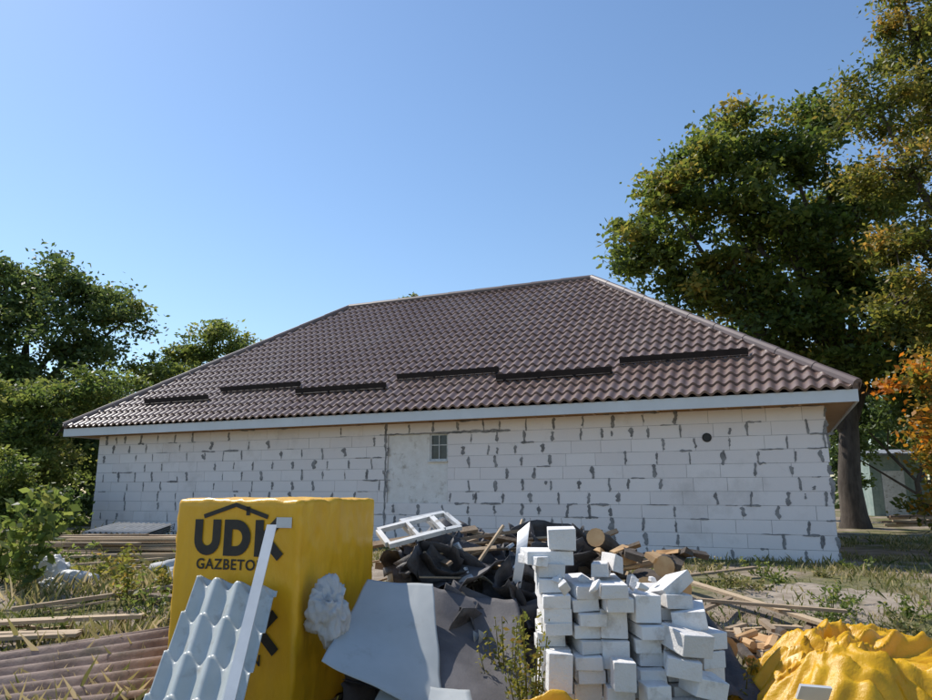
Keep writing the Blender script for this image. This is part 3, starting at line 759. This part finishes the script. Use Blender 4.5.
# ------------------------------------------------------------------ yellow film heaps
def film(name, cx, cy, rx, ry, h, seed):
    b = MB(); nx, ny = 180, 130; vs = []
    def rd(v, e=.004): return 1 - 2.2 * math.sqrt(v * v + e)
    for j in range(ny + 1):
        for i in range(nx + 1):
            u = i / nx * 2 - 1; v = j / ny * 2 - 1
            uu = u * math.sqrt(1 - v * v / 2); vv = v * math.sqrt(1 - u * u / 2)
            r = math.sqrt(uu * uu + vv * vv); th = math.atan2(vv, uu)
            rr = 1 + .35 * mn.noise(Vector((math.cos(th) * 2, math.sin(th) * 2, seed))) + .12 * mn.noise(Vector((math.cos(th) * 6, math.sin(th) * 6, seed)))
            p = Vector((uu * rx * rr, vv * ry * rr))
            q = Vector((p.x * 1.0 + seed, p.y * 1.5, 0)); wq = Vector((mn.noise(q * 1.2), mn.noise(q * 1.2 + Vector((9, 9, 0))), 0)) * 1.2
            rid = rd(mn.noise(q * 1.3 + wq)); rid2 = rd(mn.noise(q * 2.9 + wq * 1.6), .002); rid3 = rd(mn.noise(Vector((q.x * 5, q.y * 6, 0)) + wq * 3), .001); rid4 = rd(mn.noise(Vector((q.x * 13, q.y * 10, 0)) + wq * 5), .001)
            fall = sm((1 - r) * 1.9)
            z = fall * h * (.52 + .32 * rid + .20 * rid2 + .12 * rid3 + .045 * rid4) + .03 * (1 - fall) * (1 + rid2)
            x = cx + p.x + .07 * rid2 + .03 * rid3; y = cy + p.y
            vs.append((x, y, gz(x, y) + max(z, .01)))
    b.add(vs, [(j * (nx + 1) + i, j * (nx + 1) + i + 1, (j + 1) * (nx + 1) + i + 1, (j + 1) * (nx + 1) + i) for j in range(ny) for i in range(nx)], 0, .5)
    return b.build(name, [M['yellow2']], smooth=True)
film('yellow_plastic_film', 2.85, 5.2, 1.2, .85, .55, 3.0)
film('yellow_plastic_film', .38, 4.25, .32, .28, .50, 11.0)
b = MB(); b.box((2.12, 4.62, .40), (.20, .02, .10), (.5, .1, .1)); b.build('foam_offcut', [M['strip']])

# ------------------------------------------------------------------ planks and litter
b = MB()
b.plank((2.7, 9.4, .52), (3.55, 7.3, .32), .11, .035); b.plank((2.5, 8.0, .46), (3.9, 7.6, .40), .08, .03); b.plank((3.0, 9.9, .50), (4.1, 10.4, .55), .10, .03)
b.plank((2.1, 7.2, .40), (3.0, 8.4, .42), .07, .03)
for i in range(30):
    x = U(2.4, 3.5); y = U(6.3, 7.6); l = U(.12, .4); th = U(0, 3.14); z = gz(x, y) + U(.02, .1)
    b.plank((x, y, z), (x + l * math.cos(th), y + l * math.sin(th), z + U(-.02, .06)), U(.03, .08), U(.02, .05))
b.build('timber_offcuts', [M['wood']])
b = MB()
for i in range(18):
    x = U(2.4, 3.3); y = U(6.2, 7.2); l = U(.15, .35); th = U(0, 3.14); z = gz(x, y) + U(.05, .12)
    P0 = Vector((x, y, z)); P1 = P0 + Vector((l * math.cos(th), l * math.sin(th), U(0, .06)))
    b.tube([P0, P1], [U(.03, .06)] * 2, 7, 0 if R() < .5 else 1, cap=True, capmi=1)
b.build('split_firewood', [M['bark'], M['freshwood']])
b = MB(); b.sheet4((1.60, 5.3, .3), (2.05, 5.1, .15), (1.90, 6.0, .72), (1.56, 6.0, .72), 12, 12, crum(.06, 3), edge=.1)
o = b.build('roofing_felt_sheet', [M['felt']], smooth=True); solid(o)
b = MB()
for lay in range(8):
    for k in range(7 - lay // 2):
        y = 12.4 + k * .17 + lay * .06 + U(-.06, .06); z = gz(-6.5, y) + .05 + lay * .045
        xa = -7.9 + U(-.4, .9) + lay * .08; xb = xa + U(1.6, 2.9)
        b.plank((xa, y + U(-.1, .5), z + U(0, .02)), (xb, y + U(-.3, .1), z + U(-.02, .06)), U(.09, .16), .03, t=U(.4, 1))
b.build('board_stack', [M['wood']])
b = MB()
for k in range(4):
    z = .58 + k * .045
    b.sheet4((-8.5 + U(-.1, .1), 16.2, z), (-6.9, 15.6 + U(-.1, .1), z), (-6.7, 16.6, z + .16), (-8.3, 17.3, z + .16), 60, 3, lambda a, c: .022 * math.sin(a * 11 * 6.283))
o = b.build('slate_sheet_stack', [M['slategray']], smooth=True); solid(o, .008)
b = MB()
b.sheet4((-4.3, 4.75, .10), (-2.05, 5.55, .16), (-2.60, 6.75, .42), (-4.6, 5.95, .22), 4, 110, lambda a, c: .028 * math.sin(c * 7 * 6.283))
b.sheet4((-4.5, 4.35, .03), (-2.2, 4.7, .06), (-2.15, 5.6, .12), (-4.4, 5.0, .06), 4, 90, lambda a, c: .026 * math.sin(c * 5 * 6.283))
o = b.build('corrugated_sheet', [M['slate']], smooth=True); solid(o, .008)
b = MB()
b.plank((-5.6, 7.2, .32), (-3.3, 7.6, .36), .14, .035, t=.9); b.plank((-5.4, 6.9, .28), (-3.6, 6.95, .32), .12, .035, t=.8)
b.plank((-5.8, 6.55, .27), (-3.5, 6.75, .34), .12, .03, t=.6); b.plank((-5.5, 7.0, .34), (-3.9, 7.25, .38), .12, .03, t=.75)
b.plank((-4.9, 8.0, .36), (-3.2, 9.0, .52), .06, .04); b.plank((-3.9, 8.7, .42), (-2.7, 8.2, .40), .16, .05); b.plank((-3.3, 8.9, .48), (-2.5, 7.9, .44), .12, .12)
b.plank((-6.3, 10.2, .55), (-4.6, 11.3, .60), .08, .03); b.plank((-5.6, 10.6, .50), (-3.0, 10.9, .55), .1, .03)
b.plank((-6.9, 11.2, .62), (-4.2, 11.8, .60), .12, .03, t=.9); b.plank((-6.6, 11.6, .60), (-4.4, 11.3, .66), .12, .03, t=.8)
for i in range(30):
    x = U(-6.5, -2.8); y = U(7.2, 11.5); l = U(.2, .9); th = U(-.6, .6); z = gz(x, y) + U(.02, .1)
    b.plank((x, y, z), (x + l * math.cos(th), y + l * math.sin(th), z + U(-.02, .1)), U(.015, .06), U(.01, .03))
b.build('timber_planks', [M['wood']])

# ------------------------------------------------------------------ grass and weeds
n = 120000
gx = RNG.uniform(-12, 15, n); gy = 3.4 + 15.5 * RNG.random(n) ** 1.25
keep = []
ca, sa = math.cos(math.atan2(-0.4004, 0.9164)), math.sin(math.atan2(-0.4004, 0.9164))
for i in range(n):
    x, y = gx[i], gy[i]
    lx = (x + 11.15) * ca + (y - 19.568) * sa; ly = -(x + 11.15) * sa + (y - 19.568) * ca
    if 0.8 < lx < 18.95 and ly > .5: keep.append(False); continue
    if abs(x) > y * .78 + 1: keep.append(False); continue
    d = mn.noise(Vector((x * .55, y * .55, 3))) + .5 * mn.noise(Vector((x * 1.9, y * 1.9, 8)))
    if ((x - 4.4) / 1.1) ** 2 + ((y - 9.1) / .8) ** 2 < 1 and R() < .8: keep.append(False); continue
    keep.append(d > -.22 + .3 * R() - (.25 if x < -2 else 0))
keep = np.array(keep); gx = gx[keep]; gy = gy[keep]; n = len(gx)
gzv = np.array([gz(x, y) for x, y in zip(gx, gy)])
hn = np.array([mn.noise(Vector((x * .8, y * .8, 13))) for x, y in zip(gx, gy)])
h = np.clip(.08 + .09 * hn + RNG.exponential(.03, n), .03, .4) * np.where(gx < -2, 1.25, .7)
th = RNG.uniform(0, 6.283, n); w = RNG.uniform(.004, .008, n) * (1 + gy * .05)
le = RNG.normal(size=(n, 2)) * .45
bx = np.cos(th) * w; by = np.sin(th) * w
v0 = np.stack([gx - bx, gy - by, gzv - .01], 1); v1 = np.stack([gx + bx, gy + by, gzv - .01], 1)
v2 = np.stack([gx + bx * .7 + le[:, 0] * h * .4, gy + by * .7 + le[:, 1] * h * .4, gzv + h * .6], 1)
v3 = np.stack([gx + le[:, 0] * h, gy + le[:, 1] * h, gzv + h], 1)
V = np.stack([v0, v1, v2, v3], 1).reshape(-1, 3); F = np.arange(4 * n).reshape(n, 4)
me = bpy.data.meshes.new('grass'); me.from_pydata(V.tolist(), [], F.tolist()); me.materials.append(M['grass'])
tt = np.clip(.50 + .5 * hn + RNG.normal(size=n) * .26, 0, 1)
a = me.attributes.new('tint', 'FLOAT', 'FACE'); a.data.foreach_set('value', tt.tolist())
o = bpy.data.objects.new('grass', me); scene.collection.objects.link(o)

def weed(name, x, y, h, nst, m, leaf=.07, spread=.2, nl=26, z=None, asp=.45):
    tb = MB(); C = []; g = gz(x, y) if z is None else z
    for s in range(nst):
        th = U(0, 6.28); r = U(0, spread); hh = h * U(.6, 1.05); p0 = Vector((x + r * .4 * math.cos(th), y + r * .4 * math.sin(th), g - .02))
        p1 = p0 + Vector((r * math.cos(th), r * math.sin(th), hh)); pm = p0.lerp(p1, .5) + Vector((0, 0, hh * .06))
        tb.tube([p0, pm, p1], [.006, .005, .002], 4)
        for k in range(nl):
            q = p0.lerp(p1, U(.15, 1)); C.append(tuple(q + Vector((U(-1, 1), U(-1, 1), U(-.5, .5))) * leaf * .8))
    v, f = leaf_quads(np.array(C), leaf, asp); nv = len(tb.v)
    me = bpy.data.meshes.new(name); me.from_pydata(tb.v + v.tolist(), [], tb.f + (f + nv).tolist())
    me.materials.append(m)
    a = me.attributes.new('tint', 'FLOAT', 'FACE'); a.data.foreach_set('value', [.5] * len(tb.f) + np.clip(RNG.normal(size=len(f)) * .2 + .5, 0, 1).tolist())
    o = bpy.data.objects.new(name, me); scene.collection.objects.link(o)
weed('sapling', -5.6, 9.2, 1.35, 8, M['light'], .17, .45, 34, asp=.55)
weed('sapling', -6.3, 9.9, 1.1, 7, M['light'], .15, .4, 30, asp=.55)
weed('weed_plant', .40, 4.75, .85, 9, M['olive'], .045, .16, 60); weed('weed_plant', .28, 5.1, .75, 8, M['olive'], .045, .16, 50)
weed('weed_plant', -.95, 4.3, .45, 8, M['olive'], .045, .2, 40); weed('weed_plant', -1.15, 4.2, .40, 8, M['grass'], .045, .2, 40)
weed('weed_plant', .75, 4.1, .38, 9, M['light'], .045, .25, 40); weed('weed_plant', 1.3, 4.0, .35, 9, M['light'], .045, .25, 40)
weed('weed_plant', 1.95, 5.4, .4, 7, M['olive'], .05, .2, 26); weed('weed_plant', -3.3, 7.9, .5, 8, M['light'], .07, .3, 30)
for i in range(16):
    x = U(-8.5, -3.0); y = U(8, 14); weed('weed_plant', x, y, U(.25, .6), 6, M['light'] if R() < .6 else M['olive'], .09, .35, 24)
for i in range(18):
    x = U(2.6, 8.0); y = U(7.5, 11.5); weed('weed_plant', x, y, U(.12, .32), 7, M['grass'] if R() < .5 else M['light'], .06, .3, 24)

# ------------------------------------------------------------------ light, sky, camera
EL = math.radians(50); AZ = math.radians(-52)
S = Vector((math.sin(AZ), math.cos(AZ), 0)) * math.cos(EL); S.z = math.sin(EL)
sun = bpy.data.lights.new('sun', 'SUN'); sun.energy = 5.0; sun.angle = math.radians(.5); sun.color = (1, .95, .87)
so = bpy.data.objects.new('sun', sun); scene.collection.objects.link(so); so.rotation_euler = S.to_track_quat('Z', 'Y').to_euler(); so.location = (-20, 30, 40)
w = bpy.data.worlds.new('World'); scene.world = w; w.use_nodes = True; nt = w.node_tree
bg = nt.nodes['Background']; sky = nt.nodes.new('ShaderNodeTexSky'); sky.sky_type = 'NISHITA'; sky.sun_disc = False
sky.sun_elevation = EL; sky.sun_rotation = math.atan2(S.x, S.y)
sky.air_density = 1.3; sky.dust_density = .3; sky.ozone_density = 5.5
nt.links.new(sky.outputs[0], bg.inputs['Color']); bg.inputs['Strength'].default_value = .15

cam = bpy.data.cameras.new('camera'); cam.sensor_width = 36; cam.lens = 27.19; cam.clip_end = 2000
co = bpy.data.objects.new('camera', cam); scene.collection.objects.link(co)
co.location = (0, 0, 1.6); co.rotation_euler = (math.radians(90 + 11.4), 0, 0); scene.camera = co
scene.view_settings.view_transform = 'Standard'; scene.view_settings.look = 'None'; scene.view_settings.exposure = 0
